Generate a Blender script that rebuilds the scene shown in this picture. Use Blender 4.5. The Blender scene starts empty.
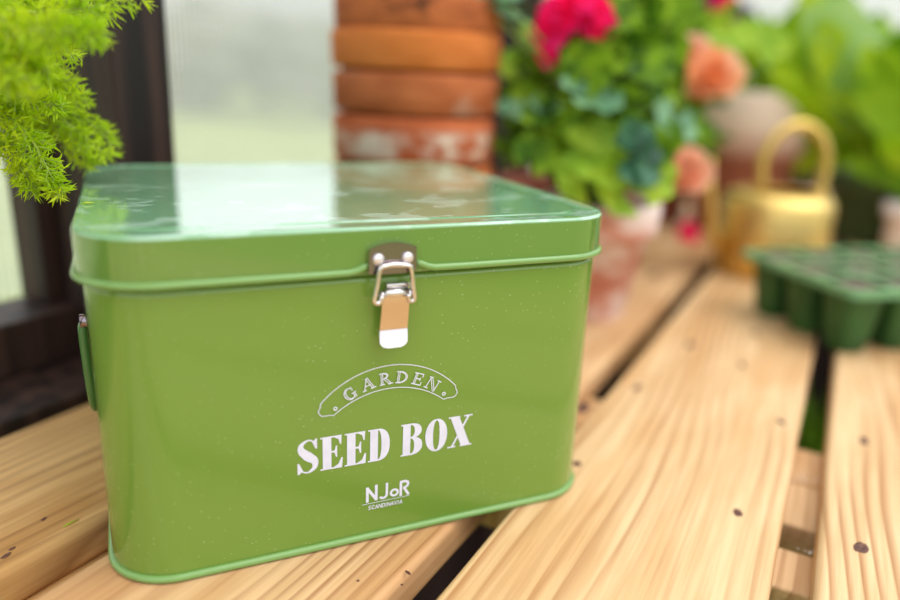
import bpy, bmesh, math, random
import numpy as np
from mathutils import Vector, Matrix
PI = math.pi
SC = bpy.context.scene
COL = SC.collection

# ------------------------------------------------------------------ camera, world, light, exposure
CAM = Vector((-0.1018, -0.2884, 0.2126))
CR = Vector((0.9141, -0.4034, 0.0418)).normalized()
CF = Vector((0.3971, 0.8695, -0.2937)).normalized()
CU = CR.cross(CF).normalized()
cd = bpy.data.cameras.new('camera')
cd.sensor_width = 36.0
cd.lens = 727.27 / 900 * 36
cd.clip_start = 0.01
cd.clip_end = 200
cd.dof.use_dof = True
cd.dof.focus_distance = 0.338
cd.dof.aperture_fstop = 2.0
cam = bpy.data.objects.new('camera', cd)
cam.matrix_world = Matrix(((CR.x, CU.x, -CF.x, CAM.x), (CR.y, CU.y, -CF.y, CAM.y), (CR.z, CU.z, -CF.z, CAM.z), (0, 0, 0, 1)))
COL.objects.link(cam)
SC.camera = cam

SC.view_settings.view_transform = 'Standard'
SC.view_settings.look = 'None'
SC.view_settings.gamma = 1.0
SC.view_settings.use_curve_mapping = False
SC.view_settings.exposure = 0.24

w = bpy.data.worlds.new('overcast_sky')
SC.world = w
w.use_nodes = True
wt = w.node_tree
wt.nodes.clear()
wo = wt.nodes.new('ShaderNodeOutputWorld')
wb = wt.nodes.new('ShaderNodeBackground')
tc = wt.nodes.new('ShaderNodeTexCoord')
sx = wt.nodes.new('ShaderNodeSeparateXYZ')
rp = wt.nodes.new('ShaderNodeValToRGB')
nz = wt.nodes.new('ShaderNodeTexNoise')
nz.inputs['Scale'].default_value = 2.0
mr = wt.nodes.new('ShaderNodeMath'); mr.operation = 'MULTIPLY_ADD'
mr.inputs[1].default_value = 0.12
wt.links.new(tc.outputs['Generated'], sx.inputs[0])
wt.links.new(tc.outputs['Generated'], nz.inputs['Vector'])
wt.links.new(nz.outputs['Fac'], mr.inputs[0])
wt.links.new(sx.outputs['Z'], mr.inputs[2])
wt.links.new(mr.outputs[0], rp.inputs['Fac'])
e = rp.color_ramp.elements
e[0].position = 0.0; e[0].color = (0.34, 0.35, 0.31, 1)
e[1].position = 1.0; e[1].color = (1.22, 1.24, 1.26, 1)
a = e.new(0.08); a.color = (0.42, 0.42, 0.41, 1)
a = e.new(0.155); a.color = (0.60, 0.60, 0.62, 1)
a = e.new(0.22); a.color = (1.62, 1.70, 1.84, 1)
wt.links.new(rp.outputs['Color'], wb.inputs['Color'])
wb.inputs['Strength'].default_value = 1.0
wt.links.new(wb.outputs[0], wo.inputs[0])

sd = bpy.data.lights.new('sun', 'SUN')
sd.energy = 1.5
sd.angle = math.radians(50)
sd.color = (1.0, 0.97, 0.92)
sun = bpy.data.objects.new('sun', sd)
sun.rotation_euler = Vector((0.35, -0.25, 0.9)).to_track_quat('Z', 'Y').to_euler()
COL.objects.link(sun)

# ------------------------------------------------------------------ placement helpers
PHI = 0.9132
TD = Vector((math.sin(PHI), math.cos(PHI), 0))      # along the planks
SD = Vector((math.cos(PHI), -math.sin(PHI), 0))     # across the planks, away from the wall
BZ = -0.0025                                          # top of the bench planks
def ST(s, t, z=0.0):
    return SD * s + TD * t + Vector((0, 0, z))
def at(px, py, depth):
    return CAM + (CF + CR * ((px - 450) / 727.27) - CU * ((py - 300) / 727.27)) * depth
TABLE_ROT = math.atan2(TD.y, TD.x)

# ------------------------------------------------------------------ node material helpers
def mat(name, col=(.5, .5, .5), rough=.5, metal=0.0, spec=None, coat=0.0, coat_rough=.1):
    m = bpy.data.materials.new(name)
    m.use_nodes = True
    b = m.node_tree.nodes['Principled BSDF']
    b.inputs['Base Color'].default_value = (*col, 1)
    b.inputs['Roughness'].default_value = rough
    b.inputs['Metallic'].default_value = metal
    if spec is not None: b.inputs['Specular IOR Level'].default_value = spec
    b.inputs['Coat Weight'].default_value = coat
    b.inputs['Coat Roughness'].default_value = coat_rough
    return m
class NT:
    def __init__(s, m):
        s.t = m.node_tree; s.b = s.t.nodes.get('Principled BSDF')
    def n(s, kind, **kw):
        nd = s.t.nodes.new('ShaderNode' + kind)
        for k, v in kw.items():
            if k in nd.inputs.keys(): nd.inputs[k].default_value = v
            else: setattr(nd, k, v)
        return nd
    def l(s, a, b): s.t.links.new(a, b)
    def coord(s, scale=(1, 1, 1), rand=0.0, rot=(0, 0, 0)):
        tc = s.n('TexCoord'); mp = s.n('Mapping')
        mp.inputs['Scale'].default_value = scale
        mp.inputs['Rotation'].default_value = rot
        if rand:
            oi = s.n('ObjectInfo'); vm = s.n('VectorMath', operation='SCALE')
            cx = s.n('CombineXYZ'); s.l(oi.outputs['Random'], cx.inputs[0]); s.l(oi.outputs['Random'], cx.inputs[1]); s.l(oi.outputs['Random'], cx.inputs[2])
            s.l(cx.outputs[0], vm.inputs[0]); vm.inputs['Scale'].default_value = rand
            ad = s.n('VectorMath', operation='ADD')
            s.l(tc.outputs['Object'], ad.inputs[0]); s.l(vm.outputs[0], ad.inputs[1]); s.l(ad.outputs[0], mp.inputs['Vector'])
        else:
            s.l(tc.outputs['Object'], mp.inputs['Vector'])
        return mp.outputs[0]
    def noise(s, v, scale, detail=3, rough=.5, dist=0):
        nd = s.n('TexNoise'); nd.inputs['Scale'].default_value = scale; nd.inputs['Detail'].default_value = detail
        nd.inputs['Roughness'].default_value = rough; nd.inputs['Distortion'].default_value = dist
        if v is not None: s.l(v, nd.inputs['Vector'])
        return nd.outputs['Fac']
    def ramp(s, f, stops):
        r = s.n('ValToRGB'); el = r.color_ramp.elements
        while len(el) < len(stops): el.new(.5)
        for q, (p, c) in zip(el, stops):
            q.position = p; q.color = (*c, 1) if len(c) == 3 else c
        s.l(f, r.inputs['Fac']); return r.outputs['Color']
    def mix(s, f, a, b, mode='MIX'):
        m = s.n('Mix', data_type='RGBA', blend_type=mode)
        for src, i in ((f, 0), (a, 6), (b, 7)):
            if hasattr(src, 'is_output'): s.l(src, m.inputs[i])
            elif i == 0: m.inputs[0].default_value = src
            else: m.inputs[i].default_value = (*src, 1)
        return m.outputs[2]
    def bump(s, h, strength=.3, dist=.001):
        b = s.n('Bump'); b.inputs['Strength'].default_value = strength; b.inputs['Distance'].default_value = dist
        s.l(h, b.inputs['Height']); s.l(b.outputs[0], s.b.inputs['Normal'])

def noisy(name, c1, c2, scale, rough=.6, stretch=(1, 1, 1), bump=.3, metal=0, spec=None, lo=.35, hi=.65, rand=3.0, c3=None, bd=.001):
    m = mat(name, c1, rough, metal, spec); t = NT(m)
    v = t.coord(stretch, rand); f = t.noise(v, scale, 4)
    st = [(lo, c1), (hi, c2)]
    if c3: st.append((min(1, hi + .15), c3))
    t.l(t.ramp(f, st), t.b.inputs['Base Color'])
    if bump: t.bump(f, bump, bd)
    return m

def leaf_mat(name, c1, c2, scale=40, rough=.45, trans=.35, tcol=None, spec=.4):
    m = mat(name, c1, rough, 0, spec); t = NT(m)
    v = t.coord((1, 1, 1), 5); f = t.noise(v, scale, 2)
    col = t.ramp(f, [(.38, c1), (.62, c2)])
    t.l(col, t.b.inputs['Base Color'])
    tr = t.n('BsdfTranslucent')
    if tcol: tr.inputs['Color'].default_value = (*tcol, 1)
    else: t.l(col, tr.inputs['Color'])
    mx = t.n('MixShader'); mx.inputs[0].default_value = trans
    t.l(t.b.outputs[0], mx.inputs[1]); t.l(tr.outputs[0], mx.inputs[2])
    t.l(mx.outputs[0], t.t.nodes['Material Output'].inputs['Surface'])
    return m

def wood_mat(name, light, mid, dark, rough=.55):
    m = mat(name, light, rough, 0, .3); t = NT(m)
    v = t.coord((1, 1, 1), 7.3)
    # slow wander of the grain
    sv = t.n('Mapping'); sv.inputs['Scale'].default_value = (.9, 5, 5); t.l(v, sv.inputs['Vector'])
    wn = t.noise(sv.outputs[0], 1.6, 2, .5)
    sep = t.n('SeparateXYZ'); t.l(v, sep.inputs[0])
    ma = t.n('Math', operation='MULTIPLY_ADD'); t.l(wn, ma.inputs[0]); ma.inputs[1].default_value = .085; t.l(sep.outputs['Y'], ma.inputs[2])
    mb = t.n('Math', operation='MULTIPLY'); t.l(ma.outputs[0], mb.inputs[0]); mb.inputs[1].default_value = 118
    sn = t.n('Math', operation='FRACT'); t.l(mb.outputs[0], sn.inputs[0])
    fine = t.n('Mapping'); fine.inputs['Scale'].default_value = (9, 330, 330); t.l(v, fine.inputs['Vector'])
    fn = t.noise(fine.outputs[0], 1.0, 3, .6)
    big = t.n('Mapping'); big.inputs['Scale'].default_value = (5, 26, 26); t.l(v, big.inputs['Vector'])
    bn = t.noise(big.outputs[0], 1.0, 3, .6)
    ring = t.ramp(sn.outputs[0], [(0, (0, 0, 0)), (.45, (.12, .12, .12)), (.86, (1, 1, 1)), (.97, (.1, .1, .1)), (1, (0, 0, 0))])
    zone = t.n('Mapping'); zone.inputs['Scale'].default_value = (3.0, 19, 8); t.l(v, zone.inputs['Vector'])
    zf = t.ramp(t.noise(zone.outputs[0], 1.0, 2, .5), [(.40, (.12, .12, .12)), (.62, (1, 1, 1))])
    amt = t.n('Math', operation='MULTIPLY'); t.l(ring, amt.inputs[0]); t.l(zf, amt.inputs[1])
    c = t.ramp(bn, [(.38, mid), (.60, light)])
    am2 = t.n('Math', operation='MULTIPLY'); t.l(amt.outputs[0], am2.inputs[0]); am2.inputs[1].default_value = .82
    c = t.mix(am2.outputs[0], c, dark)
    f2 = t.ramp(fn, [(.35, (.82, .76, .68)), (.6, (1, 1, 1))])
    c = t.mix(.75, c, f2, 'MULTIPLY')
    t.l(c, t.b.inputs['Base Color'])
    t.bump(fn, .25, .0006)
    return m

# ------------------------------------------------------------------ mesh helpers
class MB:
    def __init__(s): s.v = []; s.f = []
    def add(s, verts, faces):
        o = len(s.v); s.v += [tuple(q) for q in verts]; s.f += [tuple(i + o for i in f) for f in faces]; return s
    def build(s, name, m=None, parent=None, smooth=True, bevel=0, loc=None, rot=0, seg=2):
        me = bpy.data.meshes.new(name); me.from_pydata(s.v, [], s.f); me.validate(); me.update()
        if smooth:
            me.polygons.foreach_set('use_smooth', [True] * len(me.polygons))
        o = bpy.data.objects.new(name, me); COL.objects.link(o)
        if m: me.materials.append(m)
        if parent: o.parent = parent
        if loc is not None: o.location = loc
        if rot: o.rotation_euler = (0, 0, rot)
        if bevel:
            b = o.modifiers.new('bevel', 'BEVEL'); b.width = bevel; b.segments = seg; b.limit_method = 'ANGLE'; b.angle_limit = math.radians(40)
            b.harden_normals = smooth
        return o
    def box(s, x0, x1, y0, y1, z0, z1):
        return s.add([(x0, y0, z0), (x1, y0, z0), (x1, y1, z0), (x0, y1, z0), (x0, y0, z1), (x1, y0, z1), (x1, y1, z1), (x0, y1, z1)],
                     [(0, 3, 2, 1), (4, 5, 6, 7), (0, 1, 5, 4), (1, 2, 6, 5), (2, 3, 7, 6), (3, 0, 4, 7)])
    def lathe(s, prof, n=48, cx=0, cy=0, wob=0):
        vs = []
        for k, (r, z) in enumerate(prof):
            for i in range(n):
                a = 2 * PI * i / n
                rr = r * (1 + wob * math.sin(3 * a + k * .3))
                vs.append((cx + rr * math.cos(a), cy + rr * math.sin(a), z))
        fs = [(k * n + i, k * n + (i + 1) % n, (k + 1) * n + (i + 1) % n, (k + 1) * n + i) for k in range(len(prof) - 1) for i in range(n)]
        return s.add(vs, fs)
    def tube(s, pts, r, n=8, closed=False, caps=True):
        pts = [Vector(p) for p in pts]; N = len(pts)
        rs = r if isinstance(r, (list, tuple)) else [r] * N
        vs = []; up = None
        for i, p in enumerate(pts):
            if closed: d = pts[(i + 1) % N] - pts[i - 1]
            else: d = pts[min(i + 1, N - 1)] - pts[max(i - 1, 0)]
            d.normalize()
            if up is None:
                up = Vector((0, 0, 1)) if abs(d.z) < .9 else Vector((1, 0, 0))
            x = d.cross(up).normalized(); up = x.cross(d).normalized()
            for k in range(n):
                a = 2 * PI * k / n
                vs.append(p + (x * math.cos(a) + up * math.sin(a)) * rs[i])
        M = N if closed else N - 1
        fs = [(i * n + k, i * n + (k + 1) % n, ((i + 1) % N) * n + (k + 1) % n, ((i + 1) % N) * n + k) for i in range(M) for k in range(n)]
        if not closed and caps: fs += [tuple(range(n))[::-1], tuple((N - 1) * n + k for k in range(n))]
        return s.add(vs, fs)
    def strip(s, A, B, closed=False):
        n = len(A); m = n if closed else n - 1
        return s.add(list(A) + list(B), [(i, (i + 1) % n, n + (i + 1) % n, n + i) for i in range(m)])
    def poly(s, pts): return s.add(pts, [tuple(range(len(pts)))])

def spline(pts, n=8):
    """Catmull-Rom through the points"""
    P = [Vector(p) for p in pts]; P = [P[0] * 2 - P[1]] + P + [P[-1] * 2 - P[-2]]; out = []
    for i in range(1, len(P) - 2):
        for k in range(n):
            u = k / n
            out.append(.5 * ((2 * P[i]) + (P[i + 1] - P[i - 1]) * u + (2 * P[i - 1] - 5 * P[i] + 4 * P[i + 1] - P[i + 2]) * u * u + (3 * P[i] - P[i - 1] - 3 * P[i + 1] + P[i + 2]) * u ** 3))
    out.append(P[-2]); return out

def tag(o, label=None, cat=None, group=None, kind=None):
    if label: o['label'] = label
    if cat: o['category'] = cat
    if group: o['group'] = group
    if kind: o['kind'] = kind
    return o
def empty(name, loc=(0, 0, 0), rz=0):
    o = bpy.data.objects.new(name, None); o.empty_display_size = .02
    COL.objects.link(o); o.location = loc; o.rotation_euler = (0, 0, rz); return o

# ------------------------------------------------------------------ materials
PINE = wood_mat('pine', (.77, .53, .29), (.66, .40, .185), (.38, .16, .05))
PINE3 = wood_mat('pine_reddish', (.74, .48, .255), (.58, .32, .14), (.34, .14, .05))
PINE2 = wood_mat('pine_warm', (.76, .47, .20), (.52, .27, .085), (.22, .085, .02))
KNOT = noisy('knot', (.06, .02, .015), (.16, .06, .035), 400, .6)
DARKWOOD = noisy('dark_timber', (.009, .0065, .006), (.085, .042, .032), 1.0, .5, (75, 75, 2.5), .3, lo=.36, hi=.78, spec=.3)
TERRA = noisy('terracotta', (.50, .15, .055), (.62, .22, .09), 25, .85, (1, 1, 2.5), .2, spec=.15, c3=(.56, .26, .15))

# ------------------------------------------------------------------ the setting: ground, greenhouse wall
GZ = -0.80
grass = noisy('lawn', (.19, .24, .045), (.31, .36, .09), 3, .9, bump=0)
soilm = noisy('bed_soil', (.020, .014, .010), (.07, .05, .035), 30, .95, bump=.6, bd=.01)
tag(MB().box(-60, 60, -60, 60, -.04, 0).build('ground', grass, loc=(0, 0, GZ - .03), smooth=False), kind='structure')
tag(MB().box(-.9, 2.4, -2.4, .36, -.02, 0).build('floor', soilm, loc=(0, 0, GZ), rot=TABLE_ROT, smooth=False), kind='structure')

poly = bpy.data.materials.new('polycarbonate'); poly.use_nodes = True
t = NT(poly)
tr = t.n('BsdfTransparent'); tr.inputs['Color'].default_value = (.98, .98, .98, 1)
tl = t.n('BsdfTranslucent'); tl.inputs['Color'].default_value = (.95, .96, .95, 1)
gl = t.n('BsdfGlossy'); gl.inputs['Roughness'].default_value = .12
v = t.coord((1, 1, 1))
wv = t.n('TexWave', wave_type='BANDS', bands_direction='X'); wv.inputs['Scale'].default_value = 55; wv.inputs['Distortion'].default_value = 0
t.l(v, wv.inputs['Vector'])
wv2 = t.n('TexWave', wave_type='BANDS', bands_direction='Z'); wv2.inputs['Scale'].default_value = 40; wv2.inputs['Distortion'].default_value = 1
t.l(v, wv2.inputs['Vector'])
ad = t.n('Math', operation='MULTIPLY_ADD'); t.l(wv.outputs['Fac'], ad.inputs[0]); ad.inputs[1].default_value = .24; ad.inputs[2].default_value = .13
ad2 = t.n('Math', operation='MULTIPLY_ADD'); t.l(wv2.outputs['Fac'], ad2.inputs[0]); ad2.inputs[1].default_value = .05; t.l(ad.outputs[0], ad2.inputs[2])
m1 = t.n('MixShader'); t.l(ad2.outputs[0], m1.inputs[0]); t.l(tr.outputs[0], m1.inputs[1]); t.l(tl.outputs[0], m1.inputs[2])
m2 = t.n('MixShader'); m2.inputs[0].default_value = .04; t.l(m1.outputs[0], m2.inputs[1]); t.l(gl.outputs[0], m2.inputs[2])
t.l(m2.outputs[0], t.t.nodes['Material Output'].inputs['Surface'])
t.t.nodes.remove(t.b)

# wall coordinates in the table frame: X = along the planks (t), Y = -s
def tbox(name, t0, t1, s0, s1, z0, z1, m, parent=None, bevel=0.0015, smooth=False):
    c = ST((s0 + s1) / 2, (t0 + t1) / 2, (z0 + z1) / 2)
    a, b, h = (t1 - t0) / 2, (s1 - s0) / 2, (z1 - z0) / 2
    return MB().box(-a, a, -b, b, -h, h).build(name, m, parent, smooth, bevel, c, TABLE_ROT)
WTOP = 1.05
posts = [(-.62, -.578), (.066, .111), (.75, .792), (1.44, 1.482)]
k = 1
for a, b in posts:
    tag(tbox('trim_%d' % k, a, b, -.365, -.252, -.02 if a > 0 else -.8, WTOP, DARKWOOD, bevel=.002), kind='structure'); k += 1
    if a > 0: tag(tbox('trim_%d' % k, a, b, -.365, -.27, -.8, -.021, DARKWOOD), kind='structure'); k += 1
for i in range(3):
    a, b = posts[i][1], posts[i + 1][0]
    tag(tbox('window_%d' % (i + 1), a + .001, b - .001, -.368, -.362, .041, WTOP, poly, bevel=0), kind='structure')
    tag(tbox('trim_%d' % k, a, b, -.365, -.312, .003, .040, DARKWOOD), kind='structure'); k += 1
    if i == 0: tag(tbox('trim_%d' % k, b - .013, b - .0005, -.361, -.330, .041, WTOP, DARKWOOD), kind='structure'); k += 1
    tag(tbox('trim_%d' % k, a, b, -.365, -.253, -.03, .002, DARKWOOD), kind='structure'); k += 1
tag(tbox('wall_left', -.62, 1.80, -.365, -.30, -.8, -.035, DARKWOOD), kind='structure')
tag(tbox('trim_%d' % k, -.62, 1.482, -.37, -.25, WTOP + .001, WTOP + .08, DARKWOOD), kind='structure'); k += 1
# end of the greenhouse beyond the plants
endm = poly
for a, b in ((-.249, -.208), (.45, .49), (1.15, 1.19), (1.85, 1.89)):
    tag(tbox('trim_%d' % k, 1.70, 1.80, a, b, -.8, WTOP, DARKWOOD), kind='structure'); k += 1
n_w = 4
for a, b in ((-.207, .449), (.491, 1.149), (1.191, 1.849)):
    tag(tbox('window_%d' % n_w, 1.77, 1.776, a, b, .03, WTOP, poly, bevel=0), kind='structure'); n_w += 1
    tag(tbox('trim_%d' % k, 1.71, 1.80, a, b, -.02, .029, DARKWOOD), kind='structure'); k += 1
tag(tbox('wall_back', 1.72, 1.78, -.298, 1.849, -.8, -.021, DARKWOOD), kind='structure')

# trees beyond the lawn
bark = noisy('bark', (.06, .045, .03), (.12, .09, .06), 8, .9)
crown_m = noisy('tree_foliage', (.12, .115, .085), (.22, .205, .16), 2.2, .9, bump=.8, bd=.2)
random.seed(4)
def tree(x, y, h, r, label):
    root = empty('tree', (x, y, GZ)); tag(root, label, 'tree', 'trees beyond the lawn')
    MB().tube([(0, 0, 0), (.1, 0, h * .3), (0, .05, h * .6)], [.18, .14, .08], 10).build('trunk', bark, root)
    bm = bmesh.new(); bmesh.ops.create_icosphere(bm, subdivisions=4, radius=1)
    ph = [random.uniform(0, 6) for _ in range(6)]
    for q in bm.verts:
        c = q.co; d = 1 + .16 * math.sin(5 * c.x + ph[0]) * math.sin(4 * c.y + ph[1]) + .12 * math.sin(9 * c.z + ph[2] + 3 * c.x) + .07 * math.sin(15 * c.y + ph[3]) * math.sin(14 * c.x + ph[4])
        q.co = Vector((c.x * r * d, c.y * r * d, h * .55 + c.z * h * .48 * d))
    me = bpy.data.meshes.new('crown'); bm.to_mesh(me); bm.free()
    me.polygons.foreach_set('use_smooth', [True] * len(me.polygons)); me.materials.append(crown_m)
    o = bpy.data.objects.new('crown', me); COL.objects.link(o); o.parent = root
for px, dist, h, r, lab in ((40, 16, 2.2, 1.3, 'hazy grey-green tree seen behind the hanging fern, far beyond the lawn'), (205, 17, 2.3, 1.5, 'hazy grey-green tree at the left side of the ribbed window, far beyond the lawn'),
                       (330, 16, 2.0, 1.3, 'hazy grey-green tree beside the clay pot stack, far beyond the lawn'), (262, 21.5, 2.5, 1.7, 'low hazy tree seen mid-window between post and clay pots, far beyond the lawn'), (480, 20, 2.6, 1.8, 'hazy tree behind the clay pot stack, far beyond the lawn')):
    q = at(px, 78, dist)
    tree(q.x, q.y, h, r, lab)

# ------------------------------------------------------------------ the slatted bench
bench = empty('slatted_bench', ST(.105, .4, GZ))
tag(bench, 'slatted bench of pale pine planks with dark gaps, carrying the green tin and the pots', 'bench')
bench.rotation_euler = (0, 0, TABLE_ROT)
bpy.context.view_layer.update()
def onbench(o):
    o.parent = bench; o.matrix_parent_inverse = bench.matrix_world.inverted(); return o
def knot(parent, s, t_, a, b, rot, c):
    a *= 1.7; b *= 1.7
    """small dark knot set in a plank; parent frame is the plank's own"""
    loc = ST(s, t_, BZ + .0002) - parent.location
    lx = loc.dot(TD); ly = -loc.dot(SD)
    n = 16
    random.seed(int(s * 9999))
    pr = []
    for lvl, zz in ((1, 0), (.55, .00025), (.25, -.0001)):
        pr.append([(lx + (a * lvl * math.cos(q * 2 * PI / n) * (1 + .15 * math.sin(q * 1.3))) * math.cos(rot) - b * lvl * math.sin(q * 2 * PI / n) * math.sin(rot),
                    ly + a * lvl * math.cos(q * 2 * PI / n) * math.sin(rot) + b * lvl * math.sin(q * 2 * PI / n) * math.cos(rot), loc.z + zz) for q in range(n)])
    m = MB(); m.strip(pr[0], pr[1], True); m.strip(pr[1], pr[2], True); m.poly(pr[2])
    return m.build('knot', KNOT, parent)
def plank(s0, s1, m, t0=-.75, t1=1.62, th=.022):
    c = ST((s0 + s1) / 2, (t0 + t1) / 2, BZ - th / 2)
    hw, hl = (s1 - s0) / 2, (t1 - t0) / 2
    o = MB().box(-hl, hl, -hw, hw, -th / 2, th / 2).build('plank', m, None, True, .0042, c, TABLE_ROT, 5)
    return onbench(o)
pA = plank(-.246, -.1265, PINE2)
pB = plank(-.1015, .0240, PINE3)
pC = plank(.0425, .170, PINE)
pD = plank(.187, .313, PINE)
pE = plank(.330, .456, PINE)
import itertools
def ray_t(px, py, z=BZ):
    d = CF + CR * ((px - 450) / 727.27) - CU * ((py - 300) / 727.27)
    return CAM + d * ((z - CAM.z) / d.z)
for pl, px, py, a, b, r in ((pC, 738, 513, .0022, .0014, .3), (pD, 861, 548, .0030, .0020, -.2), (pD, 864, 441, .0035, .0015, 0), (pC, 781, 422, .0025, .0015, .5),
                            (pC, 577, 464, .0018, .0015, 0), (pC, 637, 388, .004, .0015, 0), (pC, 583, 408, .0055, .0025, .1), (pA, 43, 520, .0006, .0006, 0), (pA, 45, 518.5, .0006, .0004, 0),
                            (pA, 6, 556, .0015, .0008, .2), (pA, 12, 549, .001, .0006, 0), (pB, 408, 573, .0012, .0005, 1.2), (pB, 358, 581, .0004, .0004, 0), (pB, 402, 585, .0004, .0004, 0),
                            (pC, 690, 345, .005, .0018, .2), (pC, 742, 365, .004, .0014, .2), (pC, 755, 333, .003, .002, .0), (pB, 655, 275, .008, .003, 0)):
    q = ray_t(px, py)
    knot(pl, q.dot(SD), q.dot(TD), a, b, r, None)

def joist(t0, t1, m=PINE, th=.024, z1=-.024):
    c = ST(.105, (t0 + t1) / 2, z1 - th / 2); hw = .35
    o = MB().box(-(t1 - t0) / 2, (t1 - t0) / 2, -hw, hw, -th / 2, th / 2).build('cross_batten', m, None, True, .002, c, TABLE_ROT, 2)
    return onbench(o)
joist(.211, .262)
joist(.157, .2095)
joist(.094, .131)
joist(-.12, -.052, PINE2)
joist(.93, .99)
# legs and side rails of the bench
for s_, t_ in ((-.20, -.5), (.41, -.5), (-.20, 1.5), (.41, 1.5)):
    onbench(tbox('leg', t_ - .03, t_ + .03, s_ - .03, s_ + .03, -.7995, -.049, PINE2))
for t_ in (-.5, 1.5):
    onbench(tbox('cross_batten', t_ - .03, t_ + .03, -.245, .455, -.048, -.024, PINE2))
# white perlite crumbs in the joint between the battens
perl = mat('perlite', (.85, .85, .85), .8)
random.seed(8); m = MB()
for px, py in ((796, 478), (803, 480), (812, 481), (817, 480), (798, 549), (805, 551), (810, 553), (814, 551), (801, 476), (791, 481)):
    q = ray_t(px, py, -.0232); r = random.uniform(.0005, .0010)
    m.lathe([(0.0001, q.z - r), (r * .8, q.z - r * .5), (r, q.z), (r * .7, q.z + r * .6), (.0001, q.z + r)], 7, q.x, q.y, .1)
tag(m.build('perlite_crumbs', perl), 'white perlite crumbs on the cross battens in the right-hand gap', 'perlite', kind='stuff')

# ------------------------------------------------------------------ the green tin
def paint(name, base, speck=True, lid=False):
    m = mat(name, base, .20, 0, .5, .9 if lid else .35, .05); t = NT(m)
    v = t.coord()
    col = None
    if speck:
        vo = t.n('TexVoronoi', feature='F1'); vo.inputs['Scale'].default_value = 330; t.l(v, vo.inputs['Vector'])
        big = t.noise(v, 22, 2)
        lim = t.n('Math', operation='MULTIPLY'); t.l(big, lim.inputs[0]); lim.inputs[1].default_value = .20
        lt = t.n('Math', operation='LESS_THAN'); t.l(vo.outputs['Distance'], lt.inputs[0]); t.l(lim.outputs[0], lt.inputs[1])
        mu = t.n('Math', operation='MULTIPLY'); t.l(lt.outputs[0], mu.inputs[0]); mu.inputs[1].default_value = .42
        col = t.mix(mu.outputs[0], base, (.45, .55, .30))
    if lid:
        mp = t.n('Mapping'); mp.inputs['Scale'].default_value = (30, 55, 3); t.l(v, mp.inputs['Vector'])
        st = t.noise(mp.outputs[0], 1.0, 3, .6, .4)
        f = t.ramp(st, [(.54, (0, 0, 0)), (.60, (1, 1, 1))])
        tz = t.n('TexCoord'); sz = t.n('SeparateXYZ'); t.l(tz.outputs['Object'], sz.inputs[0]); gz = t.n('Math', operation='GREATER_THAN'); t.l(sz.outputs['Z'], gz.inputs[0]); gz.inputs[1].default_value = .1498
        col = t.mix(gz.outputs[0], col or base, (.20, .42, .22))  # top face coloured paler mint: the sky's sheen put into the paint colour
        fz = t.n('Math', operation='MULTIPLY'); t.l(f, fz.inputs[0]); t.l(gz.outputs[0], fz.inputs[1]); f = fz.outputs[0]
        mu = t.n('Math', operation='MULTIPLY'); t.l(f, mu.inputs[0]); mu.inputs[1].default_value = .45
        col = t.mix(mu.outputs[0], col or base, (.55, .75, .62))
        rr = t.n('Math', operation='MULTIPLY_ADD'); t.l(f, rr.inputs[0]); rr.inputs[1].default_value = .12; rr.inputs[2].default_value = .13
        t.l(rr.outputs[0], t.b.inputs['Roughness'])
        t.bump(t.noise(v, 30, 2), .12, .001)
    else:
        t.bump(t.noise(v, 9, 1), .10, .002)
    if col: t.l(col, t.b.inputs['Base Color'])
    return m
BODY = paint('green_paint', (.150, .272, .038))
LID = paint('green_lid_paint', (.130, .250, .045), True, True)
RIMM = mat('green_rim_paint', (.175, .33, .085), .25, 0, .5, .3, .08)
def rrect(x0, x1, y0, y1, r, n=12):
    pts = []
    for cx, cy, a0 in ((x1 - r, y1 - r, 0), (x0 + r, y1 - r, PI / 2), (x0 + r, y0 + r, PI), (x1 - r, y0 + r, 1.5 * PI)):
        for k in range(n + 1): a = a0 + k / n * PI / 2; pts.append((cx + r * math.cos(a), cy + r * math.sin(a)))
    return pts
HW, DP, RC = .12, .216, .028
def sweep(prof, name, m, parent, cap0=False, cap1=True, bevel=0):
    """prof: (outset, z) pairs swept round the tin's rounded-rectangle outline"""
    mb = MB(); rings = []
    for o, z in prof:
        r = max(RC + o, .002)
        rings.append([(x, y, z) for x, y in rrect(-HW - o, HW + o, -o, DP + o, r)])
    n = len(rings[0]); vs = [q for r in rings for q in r]
    fs = [(k * n + i, k * n + (i + 1) % n, (k + 1) * n + (i + 1) % n, (k + 1) * n + i) for k in range(len(rings) - 1) for i in range(n)]
    if cap0: fs.append(tuple(range(n))[::-1])
    if cap1: fs.append(tuple((len(rings) - 1) * n + i for i in range(n)))
    return mb.add(vs, fs).build(name, m, parent)
tin = empty('seed_tin', (0, 0, 0))
tag(tin, 'glossy green metal tin with white GARDEN SEED BOX lettering on the pine bench', 'tin box')
sweep([(-.001, -.0008), (0, .0015), (0, .0022), (0, .1265), (0, .1270), (-.001, .1295)], 'body', BODY, tin, True, True)
arc = [(.0003 + .0017 * math.sin(a), BZ + .0019 - .0017 * math.cos(a)) for a in [i * PI / 8 for i in range(9)]]
sweep([(-.003, BZ + .0002)] + arc + [(-.003, BZ + .0037)], 'base_rim', RIMM, tin, True, False)
lid_prof = [(.0012, .1300), (.0022, .1305), (.0022, .1312), (.0022, .1490), (.0022, .1494), (.0019, .1502), (.0012, .1508), (.0004, .15095), (-.0008, .1507), (-.0018, .1503), (-.0024, .1502), (-.013, .1502), (-.0135, .15025), (-.0143, .1506), (-.0150, .1506), (-.027, .1506)]
lid = sweep(lid_prof, 'lid', LID, tin, False, True)
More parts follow.
